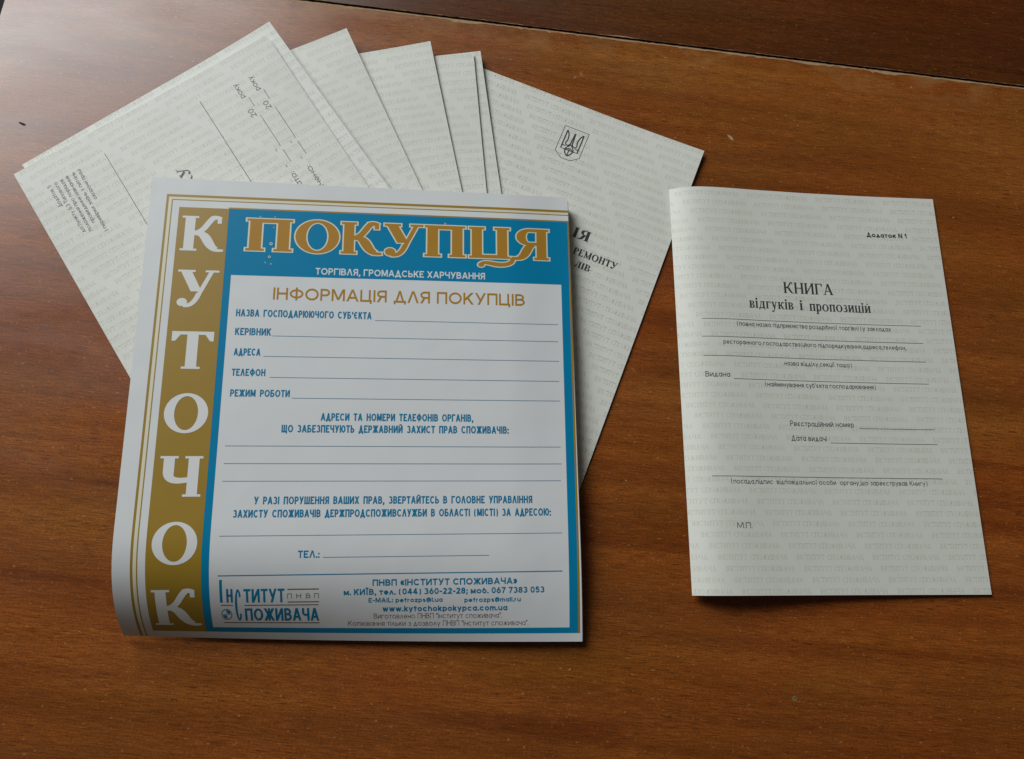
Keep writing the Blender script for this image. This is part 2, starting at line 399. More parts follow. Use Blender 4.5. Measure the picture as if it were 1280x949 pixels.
def sans(mb, body, u0, u1, v, cap, weight=0.12, layer=0.0, mi=0, up=False, xh=0.72, gap=0.13):
    """one line of lettering fitted between u0 and u1 (or, turned to read upward, between v=u0 and v=u1 at u=v)"""
    pen = weight * cap; U = abs(u1 - u0); sg = 1 if u1 >= u0 else -1
    fixed = sum(pen * .88 for c in body if c != ' '); free = 0.0
    for i, c in enumerate(body):
        free += .30 if c == ' ' else W_[c] * (1.0 if c in CAPS else 1.0)
        if i < len(body) - 1: free += gap
    k = max(U - fixed, U * .3) / (free or 1); px = pen * .88 if U > fixed * 1.6 else pen * .7
    x = 0.0
    for c in body:
        if c == ' ': x += (.30 + gap) * k; continue
        w = W_[c] * k + px; h = cap if c in CAPS or c in ".,_" else cap * xh
        st = G_[c]
        for P, F in _pen(st, x, w, h, px, pen):
            pts = [(u0 + sg * a if False else u0 + a, v - b) for a, b in P] if not up else [(v - b, u0 - a) for a, b in P]
            mb.add(pts, F, layer, mi)
        x += w + gap * k

# ---- serif lettering drawn stroke by stroke (unit cap height, baseline at 0)
class Serif:
    def __init__(s, S=0.15, T=0.05, st=0.045, sl=0.07, grow=0.0, arc=14):
        s.S, s.T, s.st, s.sl, s.g, s.arc = S, T, st, sl, grow, arc
    def rect(s, x0, y0, x1, y1):
        g = s.g; return ([(x0 - g, y0 - g), (x1 + g, y0 - g), (x1 + g, y1 + g), (x0 - g, y1 + g)], [(0, 1, 2, 3)])
    def poly(s, pts):
        return (pts, [tuple(range(len(pts)))])
    def seg(s, x0, y0, x1, y1, w):
        return s.path([(x0, y0), (x1, y1)], [w, w], cap=False)
    def hseg(s, x0, y0, x1, y1, w):
        """slanted stroke with flat horizontal ends, w measured horizontally"""
        h = w / 2; d = math.hypot(x1 - x0, y1 - y0); gg = s.g * d / max(1e-6, abs(y1 - y0)); k = (x1 - x0) / (y1 - y0) * s.g
        if y1 < y0: x0, y0, x1, y1 = x1, y1, x0, y0
        return ([(x0 - h - gg - k, y0 - s.g), (x0 + h + gg - k, y0 - s.g), (x1 + h + gg + k, y1 + s.g), (x1 - h - gg + k, y1 + s.g)], [(0, 1, 2, 3)])
    def path(s, pts, ws, cap=True):
        n = len(pts); L = []; Rr = []
        for i, (x, y) in enumerate(pts):
            a = pts[max(0, i - 1)]; b = pts[min(n - 1, i + 1)]
            dx, dy = b[0] - a[0], b[1] - a[1]; d = math.hypot(dx, dy) or 1; dx /= d; dy /= d
            ex = s.g * (-1 if i == 0 else 1 if i == n - 1 else 0)
            h = ws[i] / 2 + s.g
            cx, cy = x + dx * ex, y + dy * ex
            L.append((cx - dy * h, cy + dx * h)); Rr.append((cx + dy * h, cy - dx * h))
        P = L + Rr
        return (P, [(i, i + 1, n + i + 1, n + i) for i in range(n - 1)])
    def bez(s, p0, p1, p2, p3, w0, w1, n=9, wm=None):
        pts, ws = [], []
        for i in range(n + 1):
            t = i / n; a = (1 - t) ** 3; b = 3 * t * (1 - t) ** 2; c = 3 * t * t * (1 - t); d = t ** 3
            pts.append((a * p0[0] + b * p1[0] + c * p2[0] + d * p3[0], a * p0[1] + b * p1[1] + c * p2[1] + d * p3[1]))
            w = w0 + (w1 - w0) * t
            if wm is not None: w += (wm - (w0 + w1) / 2) * math.sin(math.pi * t)
            ws.append(w)
        return s.path(pts, ws)
    def ring(s, cx, cy, rx, ry, tx, ty, a0=0.0, a1=360.0):
        n = max(8, int(s.arc * 1.6 * abs(a1 - a0) / 360)); P = []; g = s.g
        full = abs(a1 - a0) >= 359.9
        m = n if full else n + 1
        for i in range(m):
            a = math.radians(a0 + (a1 - a0) * i / n)
            P.append((cx + (rx + g) * math.cos(a), cy + (ry + g) * math.sin(a)))
        for i in range(m):
            a = math.radians(a0 + (a1 - a0) * i / n)
            P.append((cx + (rx - tx - g) * math.cos(a), cy + (ry - ty - g) * math.sin(a)))
        F = [(i, (i + 1) % m, m + (i + 1) % m, m + i) for i in range(n if full else n)]
        return (P, F)
    def dot(s, cx, cy, r):
        n = 10; return ([(cx + (r + s.g) * math.cos(i * 2 * math.pi / n), cy + (r + s.g) * math.sin(i * 2 * math.pi / n)) for i in range(n)], [tuple(range(n))])
    def stem(s, x, y0=0.0, y1=1.0, lo=True, hi=True, w=None):
        w = w or s.S; o = [s.rect(x - w / 2, y0, x + w / 2, y1)]
        if lo: o.append(s.rect(x - w / 2 - s.sl, y0, x + w / 2 + s.sl, y0 + s.st))
        if hi: o.append(s.rect(x - w / 2 - s.sl, y1 - s.st, x + w / 2 + s.sl, y1))
        return o
    def tick(s, x, y0, y1, w):
        return s.poly([(x - w / 2 - s.g, y1 + s.g), (x - w / 2 - s.g, y0 - s.g), (x + w / 2 + s.g, y0 - s.g), (x + w / 2 + s.g, y1 + s.g)])
    def glyph(s, ch):
        S, T, st, sl = s.S, s.T, s.st, s.sl; e = S / 2 + sl
        if ch == 'І': return s.stem(e), 2 * e
        if ch == 'і':
            return s.stem(e) + [s.dot(e, 1.27, S * 0.62)], 2 * e
        if ch == 'Н':
            w = 0.88; return s.stem(e) + s.stem(w - e) + [s.rect(e, 0.5 - T / 2, w - e, 0.5 + T / 2)], w
        if ch == 'П':
            w = 0.88; return s.stem(e) + s.stem(w - e) + [s.rect(e, 1 - st - T * 0.6, w - e, 1)], w
        if ch in 'ИЙ':
            w = 0.90; o = s.stem(e) + s.stem(w - e) + [s.hseg(e + S * 0.2, 0.06, w - e - S * 0.2, 0.94, max(T * 1.5, S * 0.5))]
            if ch == 'Й': o.append(s.ring(w / 2, 1.34, 0.17, 0.2, 0.06, 0.09, 190, 350))
            return o, w
        if ch == 'Т':
            w = 0.80; c = w / 2; k = max(T * 1.2, 0.05)
            return s.stem(c, hi=False) + [s.rect(0, 1 - st - T * 0.4, w, 1), s.poly([(-s.g, 1 + s.g), (-s.g, 0.74 - s.g), (k * .7 + s.g, 0.74 - s.g), (k * 1.9 + s.g, 1 - st), (k * 1.9 + s.g, 1 + s.g)]),
                    s.poly([(w - k * 1.9 - s.g, 1 + s.g), (w - k * 1.9 - s.g, 1 - st), (w - k * .7 - s.g, 0.74 - s.g), (w + s.g, 0.74 - s.g), (w + s.g, 1 + s.g)])], w
        if ch == 'Г':
            w = 0.68; return s.stem(e) + [s.rect(e, 1 - st - T * .4, w, 1), s.tick(w - T * .7, .72, 1, T * 1.4)], w
        if ch == 'Е':
            w = 0.70; return s.stem(e) + [s.rect(e, 1 - st - T * .3, w - .03, 1), s.rect(e, 0, w, st + T * .3), s.rect(e, .5 - T / 2, w * .72, .5 + T / 2),
                    s.tick(w - .03 - T * .6, .76, 1, T * 1.2), s.tick(w - T * .6, 0, .26, T * 1.2), s.tick(w * .72 - T * .4, .4, .6, T * .9)], w
        if ch == 'О':
            w = 0.98; return [s.ring(w / 2, .5, w / 2, .525, S * 1.05, max(T, S * .36))], w
        if ch == 'С':
            w = 0.84; return [s.ring(.49, .5, .49, .525, S, max(T, .06), 42, 322), s.tick(w - .04, .68, .99, T * 1.3)], w
        if ch == 'К':
            w = 0.90
            return s.stem(e) + [s.bez((e + S * .3, .50), (.50, .52), (.52, .80), (.66, .955), T * 1.6, S * .62, wm=S * .62), s.bez((.62, .95), (.70, 1.0), (.78, .97), (.82, .93), S * .5, S * .55, 5),
                    s.tick(.80, .80, .98, S * .42), s.bez((e + S * .5, .50), (.58, .56), (.54, .16), (.76, .05), T * 1.3, S * .66, wm=S * 1.0), s.bez((.70, .06), (.78, .02), (.84, .02), (w + .02, .03), S * .5, st, 5)], w
        if ch == 'У':
            w = 0.90; k = S
            tx, ty = .33, .04
            return [s.hseg(.17, .985, .43, .40, k * 1.12), s.hseg(.745, .985, .47, .27, max(T * 1.3, S * .42)), s.bez((.49, .34), (.42, .12), (.34, -.02), (.17, .01), max(T * 1.5, S * .5), S * .46, 8),
                    s.dot(.14, .10, S * .54), s.rect(0, 1 - st, .38, 1), s.rect(.60, 1 - st, w, 1)], w
        if ch == 'Ч':
            w = 0.84
            return s.stem(w - e) + [s.rect(e - S / 2, .58, e + S / 2, 1), s.rect(e - S / 2 - sl, 1 - st, e + S / 2 + sl, 1), s.bez((e, .60), (e, .36), (.38, .36), (w - e, .44), S, T * 1.5, 9, wm=S * .72)], w
        if ch == 'Ц':
            w = 0.92; return s.stem(e) + s.stem(w - e - .04) + [s.rect(e, 0, w - .03, st + T * .5), s.poly([(w - .12, st), (w - .03, -.17), (w + .01, -.17), (w + .01, st)])], w
        if ch == 'ЦЦ':   # the long swash tail of the title letter
            w = 0.92; return s.stem(e, hi=True) + s.stem(w - e) + [s.rect(e, 0, w - e, st + T * .5)], w
        if ch == 'Я':
            w = 0.88
            return s.stem(w - e) + [s.ring(.42, .73, .30, .27, S * .95, T * 1.2, 90, 270), s.rect(.42, 1 - T * 1.2, w - e, 1), s.rect(.42, .46, w - e, .46 + T * 1.2),
                    s.bez((.52, .49), (.34, .44), (.36, .12), (.19, .05), T * 1.6, S * .6, wm=S * .9), s.bez((.24, .06), (.14, .015), (.08, .02), (0, .03), S * .5, st, 5)], w
        if ch == 'А':
            w = 0.94; return [s.hseg(.14, 0, .45, 1, max(T * 1.2, .05)), s.hseg(.78, 0, .45, 1, S * 1.1), s.rect(.22, .30, .68, .30 + T), s.rect(0, 0, .28, st), s.rect(.78 - S * .55 - sl, 0, .78 + S * .55 + sl, st)], w
        if ch == 'В':
            w = 0.78; return s.stem(e) + [s.rect(e, 1 - T * 1.2, .42, 1), s.rect(e, .5 - T * .6, .44, .5 + T * .6), s.rect(e, 0, .44, T * 1.2), s.ring(.42, .76, .30, .24, S * .9, T * 1.2, -90, 90), s.ring(.44, .255, .33, .255, S * .95, T * 1.2, -90, 90)], w
        if ch in 'Рр':
            w = 0.70
            if ch == 'Р': return s.stem(e) + [s.rect(e, 1 - T * 1.2, .38, 1), s.rect(e, .44, .38, .44 + T * 1.2), s.ring(.38, .72, .31, .28, S * .9, T * 1.2, -90, 90)], w
            return s.stem(e, -.42, 1) + [s.ring(.44, .5, .36, .52, S * .95, T * 1.3, -140, 140)], .82
        if ch == 'М':
            w = 1.08; return s.stem(e, w=max(T * 1.4, S * .45)) + s.stem(w - e) + [s.hseg(e - .02, .98, w / 2, .06, S), s.hseg(w - e, .98, w / 2, .06, max(T, S * .4))], w
        if ch == 'Л':
            w = 0.88; return s.stem(w - e) + [s.rect(.30, 1 - st, w - e, 1), s.bez((.38, .97), (.36, .5), (.33, .1), (.12, .06), max(T * 1.3, S * .45), S * .5, 8), s.dot(.10, .09, S * .42)], w
        if ch == 'Д':
            w = 0.94; return [s.rect(.70 - S / 2, 0, .70 + S / 2, 1), s.rect(.26, 1 - st, .70 + S / 2 + sl, 1), s.hseg(.20, .03, .40, 1, max(T * 1.3, .055)), s.rect(.04, 0, w - .04, st + T * .5), s.rect(.03, -.20, .03 + T * 1.4, st), s.rect(w - .03 - T * 1.4, -.20, w - .03, st)], w
        if ch == 'Ж':
            w = 1.20; c = w / 2; k = max(T * 1.6, S * .6)
            return s.stem(c) + [s.bez((c, .5), (c - .22, .52), (c - .24, .9), (c - .46, .94), T * 1.4, k, 7), s.bez((c, .5), (c + .22, .52), (c + .24, .9), (c + .46, .94), T * 1.4, k, 7),
                    s.bez((c, .5), (c - .26, .54), (c - .28, .06), (c - .56, .03), T * 1.4, st * 1.3, 7, wm=S * .9), s.bez((c, .5), (c + .26, .54), (c + .28, .06), (c + .56, .03), T * 1.4, st * 1.3, 7, wm=S * .9)], w
        if ch == 'З':
            w = 0.66; return [s.ring(.32, .755, .29, .265, S * .85, T * 1.3, -90, 150), s.ring(.32, .26, .33, .28, S * .95, T * 1.3, -150, 90), s.rect(.22, .5 - T * .6, .34, .5 + T * .6)], w
        if ch == 'у':
            w = 0.86; return [s.hseg(.18, .97, .46, .08, S), s.hseg(.70, .97, .34, -.28, max(T * 1.3, S * .42)), s.bez((.36, -.22), (.31, -.38), (.24, -.42), (.13, -.40), max(T * 1.4, S * .45), S * .45, 5), s.dot(.12, -.34, S * .4), s.rect(0, 1 - st, .38, 1), s.rect(.54, 1 - st, w, 1)], w
        if ch == '.': return [s.rect(.05, 0, .05 + S, S)], .1 + S
        if ch == ' ': return [], 0.42
        raise KeyError(ch)
    LOW = dict(zip("внгкпоитцйзд", "ВНГКПОИТЦЙЗД"))
    def line(s, text, gap=0.06):
        out, x = [], 0.0
        for ch in text:
            key = s.LOW.get(ch, ch)
            if key == 'ь': key = 'Ь'
            P, w = s.glyph(key)
            out += [([(px + x, py) for px, py in pts], f) for pts, f in P]; x += w + gap
        return out, x - gap
def serif(mb, font, text, u0, u1, v, cap, layer=0.0, mi=0, gap=0.06, up=False):
    P, w = font.line(text, gap)
    for pts, faces in P:
        if up: out = [(v - y * cap, u0 + x / w * (u1 - u0)) for x, y in pts]
        else: out = [(u0 + x / w * (u1 - u0), v - y * cap) for x, y in pts]
        mb.add(out, faces, layer, mi)

# ------------------------------------------------------------------ floor and table
def plain(name, verts, faces, mtl, parent=None):
    me = bpy.data.meshes.new(name); me.from_pydata(verts, [], faces); me.materials.append(mtl); me.update()
    o = bpy.data.objects.new(name, me); C.objects.link(o)
    if parent: o.parent = parent
    return o
fl = plain("floor", [(-3, -3, -.74), (3, -3, -.74), (3, 3, -.74), (-3, 3, -.74)], [(0, 1, 2, 3)], FLOOR)
fl["kind"] = "structure"

TA = 0.1470                         # the grain runs along the seam
SEAM = Vector((24 * MM, 310.3 * MM, 0))
table = empty("wooden_table", (SEAM.x, SEAM.y, 0), (0, 0, TA), "brown wood veneer table with a worn seam between two boards, under all the papers", "table")
# in table space the seam is the line y = 0; the left edge is at x = XL
XL, XR, YN, YF = -0.3505, 0.62, -0.62, 0.34
def rough_edge(x, k, amp): return amp * (noise.noise(Vector((x * 260, k, 0))) + 0.6 * noise.noise(Vector((x * 900, k + 3, 0))))
def board(name, y_seam, y_far, mtl, k, ztop):
    n = 420; xs = [XL + (XR - XL) * i / n for i in range(n + 1)]
    sg = 1 if y_far > y_seam else -1
    V = []; 
    for x in xs: V.append((x, y_seam + sg * abs(rough_edge(x, k, 0.00062)), ztop))
    for x in xs: V.append((x, y_far, ztop))
    for x in xs: V.append((x, V[xs.index(x)][1] , -0.022)) if False else V.append((x, y_seam + sg * 0.0002, -0.022))
    for x in xs: V.append((x, y_far, -0.022))
    m = n + 1; F = []; mi = []
    for i in range(n):
        F.append((i, i + 1, m + i + 1, m + i)); mi.append(0)
        F.append((2 * m + i, 3 * m + i, 3 * m + i + 1, 2 * m + i + 1)); mi.append(1)
        F.append((i, 2 * m + i, 2 * m + i + 1, i + 1)); mi.append(1)
        F.append((m + i, m + i + 1, 3 * m + i + 1, 3 * m + i)); mi.append(1)
    F.append((0, m, 3 * m, 2 * m)); mi.append(1); F.append((n, 2 * m + n, 3 * m + n, m + n)); mi.append(1)
    me = bpy.data.meshes.new(name); me.from_pydata(V, [], F)
    me.materials.append(mtl); me.materials.append(EDGE)
    me.polygons.foreach_set("material_index", mi)
    bm = bmesh.new(); bm.from_mesh(me); bmesh.ops.recalc_face_normals(bm, faces=bm.faces); bm.to_mesh(me); bm.free()
    o = bpy.data.objects.new(name, me); C.objects.link(o); o.parent = table
    return o
board("tabletop", -0.0008, YN, WOOD, 1.0, 0.0)
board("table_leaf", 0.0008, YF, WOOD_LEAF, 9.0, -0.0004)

# bare wood where the veneer has chipped off along the seam
def worn(name, y0, sg, k, base, amp, z):
    n = 620; V = []; F = []
    for i in range(n + 1):
        x = XL + 0.05 + (XR - XL - 0.06) * i / n
        w = base + amp * max(0.0, noise.noise(Vector((x * 45, k, 2)))) + amp * 0.9 * max(0.0, noise.noise(Vector((x * 240, k, 5)))) ** 1.5
        a = y0 + sg * abs(rough_edge(x, k, 0.00062))
        V += [(x, a, z), (x, a + sg * w, z)]
    for i in range(n): F.append((2 * i, 2 * i + 1, 2 * i + 3, 2 * i + 2))
    o = plain(name, V, F, WORN, table)
    bm = bmesh.new(); bm.from_mesh(o.data); bm.normal_update()
    bmesh.ops.reverse_faces(bm, faces=[f for f in bm.faces if f.normal.z < 0]); bm.to_mesh(o.data); bm.free()
    return o
worn("worn_edge", -0.00082, -1, 1.0, 0.00075, 0.0020, 0.00003)
worn("worn_edge", 0.00082, 1, 9.0, 0.00006, 0.0008, -0.00037)

TI = Matrix.Rotation(-TA, 2)
def blotch(name, x, y, rx, ry, mtl, rot=0.0, seed=0.0, z=0.00004, hole=None):
    p = TI @ Vector((x * MM - SEAM.x, y * MM - SEAM.y)); n = 22; V = []
    for i in range(n):
        a = i * 2 * math.pi / n; r = 1 + 0.45 * noise.noise(Vector((math.cos(a) * 1.7 + seed, math.sin(a) * 1.7, seed)))
        X, Y = rx * r * math.cos(a) * MM, ry * r * math.sin(a) * MM
        V.append((p.x + X * math.cos(rot) - Y * math.sin(rot), p.y + X * math.sin(rot) + Y * math.cos(rot), z))
    return plain(name, V, [tuple(range(n))], mtl, table)
blotch("chip_mark", 85.0, 262.8, 2.3, 0.75, WORN, -0.75, 1.1)
blotch("pale_stain", 162.7, -17.6, 1.35, 1.1, SMEAR, 0.2, 2.2)
blotch("dark_nick", 162.9, -17.5, 0.36, 0.32, NICK, 0.0, 3.3, 0.00007)
blotch("dark_nick", -281.4, 167.3, 1.9, 0.6, NICK, -0.3, 4.4)
blotch("chip_mark", 58.0, -29.3, 0.5, 0.35, WORN, 0.1, 5.5)
for (x, y, a, b, r, sd) in ((-7, 276, 1.2, .28, .9, 6.1), (-4, 279, 1.5, .22, -.8, 6.7), (182, 324, .6, .5, .3, 7.2), (40, 303, .55, .4, .2, 8.1), (120, 150, .5, .3, .1, 9.2), (214, 248, .6, .35, .4, 9.9), (-150, 15, .5, .3, .3, 10.4), (18, 20, .55, .4, 0, 11.2), (66, 62, .7, .25, -.5, 12.0)):
    blotch("chip_mark", x, y, a, b, WORN, r, sd)

# ------------------------------------------------------------------ booklets
A5W, A5H = 148.0, 210.0
WMF = Serif(S=0.15, T=0.06, st=0.055, sl=0.06, arc=8)
_ph, _pw = WMF.line("ІНСТИТУТ СПОЖИВАЧА", 0.08)
def watermark_mb(u_first, v_first):
    mb = MB(); sx = 34.2 / _pw; cap = 2.35
    V0, F0 = [], []
    for pts, faces in _ph:
        n = len(V0); V0 += [(x * sx, -y * cap) for x, y in pts]; F0 += [tuple(n + i for i in f) for f in faces]
    r = 0; v = v_first
    while v < A5H + 2.5:
        off = (u_first + 3.5 * r) % 38.8 - 38.8
        while off < A5W:
            # phrases wholly inside go in as they are; the ones at the paper's edge are trimmed below
            mb.arrays([(x + off, y + v) for x, y in V0], F0, 0.012)
            off += 38.8
        v += 5.25; r += 1
    return mb
def flat(u, v):
    """an almost flat sheet whose free upper corner lifts a little"""
    u = np.asarray(u, float); v = np.asarray(v, float)
    z = 1.5 * np.clip((u - 90) / 58, 0, 1) ** 2 * np.clip((75 - v) / 75, 0, 1) ** 2
    return np.stack([u, -v, z], -1)
CLIP = ((0, 0.25, 'above'), (0, A5W - 0.25, 'below'), (1, 0.25, 'above'), (1, A5H - 0.25, 'below'))

FAN = "watermarked booklets fanned out under the folder"
_wm_mesh = None
def booklet(loc, theta, zl, zr, label, pages=0.45, trim=0.0, paper=None):
    """a stapled A5 booklet lying almost flat, its left edge zl and its right edge zr above the table"""
    global _wm_mesh
    al = -math.atan2(zr - zl, A5W)
    t = empty("booklet", (loc[0] * MM, loc[1] * MM, zl * MM), (0, al, theta), label, "booklet", FAN)
    cv = sheet("front_cover", paper or PAPER, t, flat, A5W, A5H, 40, 50, 0.0, 0.16, u0=trim, smooth=True)
    sheet("inner_pages", PAGES, t, flat, A5W - 0.5, A5H - 0.5, 30, 40, -0.17, pages, u0=trim + 0.1, v0=0.5, smooth=True)
    if trim:
        watermark_mb(2.6, 2.7).build("watermark", [WMARK], cv, flat, clip=((0, trim + .25, 'above'),) + CLIP[1:])
    elif _wm_mesh is None:
        w = watermark_mb(2.6, 2.7).build("watermark", [WMARK], cv, flat, clip=CLIP); _wm_mesh = w.data
    else:
        w = bpy.data.objects.new("watermark", _wm_mesh); C.objects.link(w); w.parent = cv
    return t, cv

bf, cf = booklet((-74.92, 269.079), -0.1363, 0.75, 0.9, "watermarked booklet with the black trident shield, lowest and rightmost of the fan", 0.5)
bg_, cg = booklet((-199.01, 220.749), 0.3761, 0.85, 1.95, "booklet showing only the narrowest strip, directly left of the trident shield booklet", 0.45)
be, ce = booklet((-204.403, 223.672), 0.3331, 0.9, 2.9, "booklet showing a narrow watermarked strip, between the thinnest strip and the middle wedge", 0.45, 8.0)
bd, cd = booklet((-222.674, 208.257), 0.4452, 0.95, 3.9, "booklet in the middle of the fan, a watermarked wedge with nearly level top edge", 0.45, 16.0)
bc, cc = booklet((-250.858, 174.402), 0.6696, 1.0, 5.0, "fanned booklet with one pointed corner, between the sideways printed booklet and the middle wedge", 0.45, 17.0)
ba, ca = booklet((-271.528, 144.712), 0.8529, 1.2, 8.5, "booklet peeking out as a pale strip from behind the sideways printed booklet", 0.6, 0.0, PALE)
bb, cb = booklet((-272.903, 138.177), 0.8241, 2.0, 10.0, "topmost fanned booklet with sideways small print and long ruled lines, at the far left", 0.6)

# the sideways printed one
mb = MB(); LY = 0.03
for s_, a, b_, u in (("Додаток 5", 29.3, 15.5, 13.0), ("до пункту 6.3 Типового", 48.1, 15.5, 16.4), ("положення про порядок", 49.2, 15.6, 19.6), ("проведення навчання", 46.0, 15.6, 22.8), ("і перевірки знань з питань", 53.3, 15.4, 26.2), ("охорони праці", 35.1, 15.5, 29.5)):
    sans(mb, s_, a, b_, u, 2.05, 0.14, LY, up=True)
mb.build("appendix_note", [GREY_T], cb, flat)
for u_line in (120.6, 129.5):
  mb = MB()
  for s_, a, b_, u in (("року", 25.5, 16.1, 120.6), ("20", 38.2, 33.1, 120.4), ("Розпочато:", 101.5, 76.2, 120.6), ("року", 25.8, 16.5, 129.5), ("20", 38.3, 33.3, 129.3), ("Закінчено:", 103.5, 77.2, 129.5)):
    if abs(u - u_line) < 1:
        md = MB(); sans(md, s_, a, b_, u, 3.0, 0.125, LY, up=True); md.build("date_lettering", [GREY_T], cb, flat)
  for vq in (61.1, 71.7):
        sans(mb, "\"", vq + .55, vq - .55, u_line + .3, 2.6, 0.12, LY, up=True)
  mb.build("quote_marks", [GREY_T], cb, flat)
mb = MB()
for u, v0, v1, w in ((43.95, 14.6, 66, .32), (99.3, 14.8, 75, .34), (121.85, 26.8, 32.9, .3), (121.95, 39.0, 60.0, .3), (121.95, 62.2, 70.6, .3), (130.7, 27, 33.1, .3), (130.8, 39.3, 60.3, .3), (130.8, 62.4, 70.9, .3)):
    mb.rect(u - w / 2, v0, u + w / 2, v1, LY, 0, dv=3)
mb.build("ruled_lines", [GREY_T], cb, flat)
mb = MB(); serif(mb, Serif(S=.2, T=.07, st=.06, sl=.07), "АЖУ", 64.5, 42.8, 75.7, 5.6, LY, up=True)
mb.build("title_lettering", [GREY_T], cb, flat)

# the one with the shield
mb = MB()
sh = [(72.0, 14.9), (86.3, 14.9), (86.3, 31.2), (79.3 + 2.6, 34.6), (79.3 - 2.6, 34.6), (72.0, 31.2)]
def outline(mb, pts, w, layer):
    n = len(pts); cx = sum(p[0] for p in pts) / n; cy = sum(p[1] for p in pts) / n
    inn = []
    for i in range(n):
        a, b_, c_ = Vector(pts[i - 1]), Vector(pts[i]), Vector(pts[(i + 1) % n])
        d1 = (b_ - a).normalized(); d2 = (c_ - b_).normalized(); n1 = Vector((-d1.y, d1.x)); n2 = Vector((-d2.y, d2.x)); m = (n1 + n2); m = m / max(.3, m.dot(n1))
        inn.append(tuple(b_ + m * w))
    mb.add(list(pts) + inn, [(i, (i + 1) % n, n + (i + 1) % n, n + i) for i in range(n)], layer)
outline(mb, sh, 0.32, LY)
mb.build("shield_outline", [BLACK_T], cf, flat)
mb = MB(); K = Serif()
def tri(pts, w): mb.strokes([K.path(pts, [w * 1.15] * len(pts), True)], 79.2, 32.6, 1, 1, LY)
def curve(p0, p1, p2, p3, w, n=8):
    mb.strokes([K.bez(p0, p1, p2, p3, w * 1.15, w * 1.15, n)], 79.2, 32.6, 1, 1, LY)
for sgn in (-1, 1):
    q = lambda x, y: (sgn * x, y)
    tri([q(4.75, 15.4), q(4.75, 3.9), q(2.2, 3.9)], .62)
    curve(q(4.75, 15.4), q(3.4, 14.2), q(2.9, 12.6), q(2.75, 10.2), .62)
    curve(q(2.75, 10.2), q(2.7, 8.6), q(3.6, 8.4), q(3.0, 7.0), .58)
    curve(q(3.0, 7.0), q(2.2, 6.0), q(.9, 6.6), q(.45, 8.4), .58)
    curve(q(.45, 8.4), q(.35, 11), q(.3, 13), q(0.1, 14.9), .55)
    curve(q(2.2, 3.9), q(2.2, 2.4), q(1.2, 1.2), q(0, .3), .62)
    curve(q(2.2, 3.9), q(2.2, 5.4), q(1.0, 6.0), q(0, 7.6), .5)
    tri([q(4.75, 5.9), q(3.0, 6.0)], .5)
    curve(q(0.1, 5.2), q(.8, 4.9), q(1.4, 4.4), q(2.0, 3.9), .45, 5)
tri([(0, .3), (0, 5.2)], .5); tri([(-2.2, 3.9), (2.2, 3.9)], .45)
mb.build("trident_emblem", [BLACK_T], cf, flat)
mb = MB(); BS = Serif(S=.24, T=.08, st=.065, sl=.07)
serif(mb, BS, "ІЯ", 98.2, 107.4, 75.4, 5.9, LY)
serif(mb, BS, "РЕМОНТУ", 102.0, 126.4, 84.3, 3.9, LY)
serif(mb, BS, "ЛІВ", 105.0, 113.6, 91.0, 3.7, LY)
mb.build("title_lettering", [BLACK_T], cf, flat)

# ------------------------------------------------------------------ the book lying alone on the right
RU = np.array([0, 6, 14, 26, 45, 75, 110, 148.]); RZ = np.array([3.4, 6.6, 8.0, 7.6, 5.8, 3.6, 2.0, 1.2])
_x = np.linspace(0, 148, 600); _y = np.interp(_x, RU, RZ); _k = np.ones(41) / 41
_yp = np.concatenate([2 * _y[0] - _y[40:0:-1], _y, 2 * _y[-1] - _y[-2:-42:-1]])
_ZT = np.convolve(np.convolve(_yp, _k, 'same'), _k, 'same')[40:-40]
def rsurf(u, v):
    u = np.asarray(u, float); v = np.asarray(v, float)
    return np.stack([u, -v, np.interp(u, _x, _ZT)], -1)
book = empty("review_book", (57.031 * MM, 220.154 * MM, 0), (0, 0, 0.2391), "watermarked booklet with black title and blank form lines, lying alone right of the folder", "booklet")
cr = sheet("front_cover", PAPER, book, rsurf, A5W, A5H, 110, 8, 0.0, 0.16, smooth=True)
sheet("inner_pages", PAGES, book, rsurf, A5W - 0.6, A5H - 0.5, 80, 4, -0.17, 0.6, u0=0.4, v0=0.5, floor=0.15, smooth=True)
watermark_mb(2.6, 4.6).build("watermark", [WMARK], cr, rsurf, clip=CLIP)
mb = MB()
serif(mb, Serif(S=.18, T=.07, st=.05, sl=.06), "КНИГА", 57.2, 84.7, 58.3, 6.1, LY)
serif(mb, Serif(S=.24, T=.09, st=.08, sl=.07), "відгуків", 37.7, 61.8, 67.3, 3.9, LY, gap=.09)
serif(mb, Serif(S=.24, T=.09, st=.08, sl=.07), "і", 65.2, 66.9, 67.4, 3.9, LY)
serif(mb, Serif(S=.24, T=.09, st=.08, sl=.07), "пропозицій", 70.6, 104.3, 67.5, 3.9, LY, gap=.09)
mb.build("title_lettering", [BLACK_T], cr, rsurf)
mb = MB(); sans(mb, "Додаток N 1", 107.2, 129.8, 24.1, 2.75, 0.225, LY); mb.build("appendix_lettering", [BLACK_T], cr, rsurf)
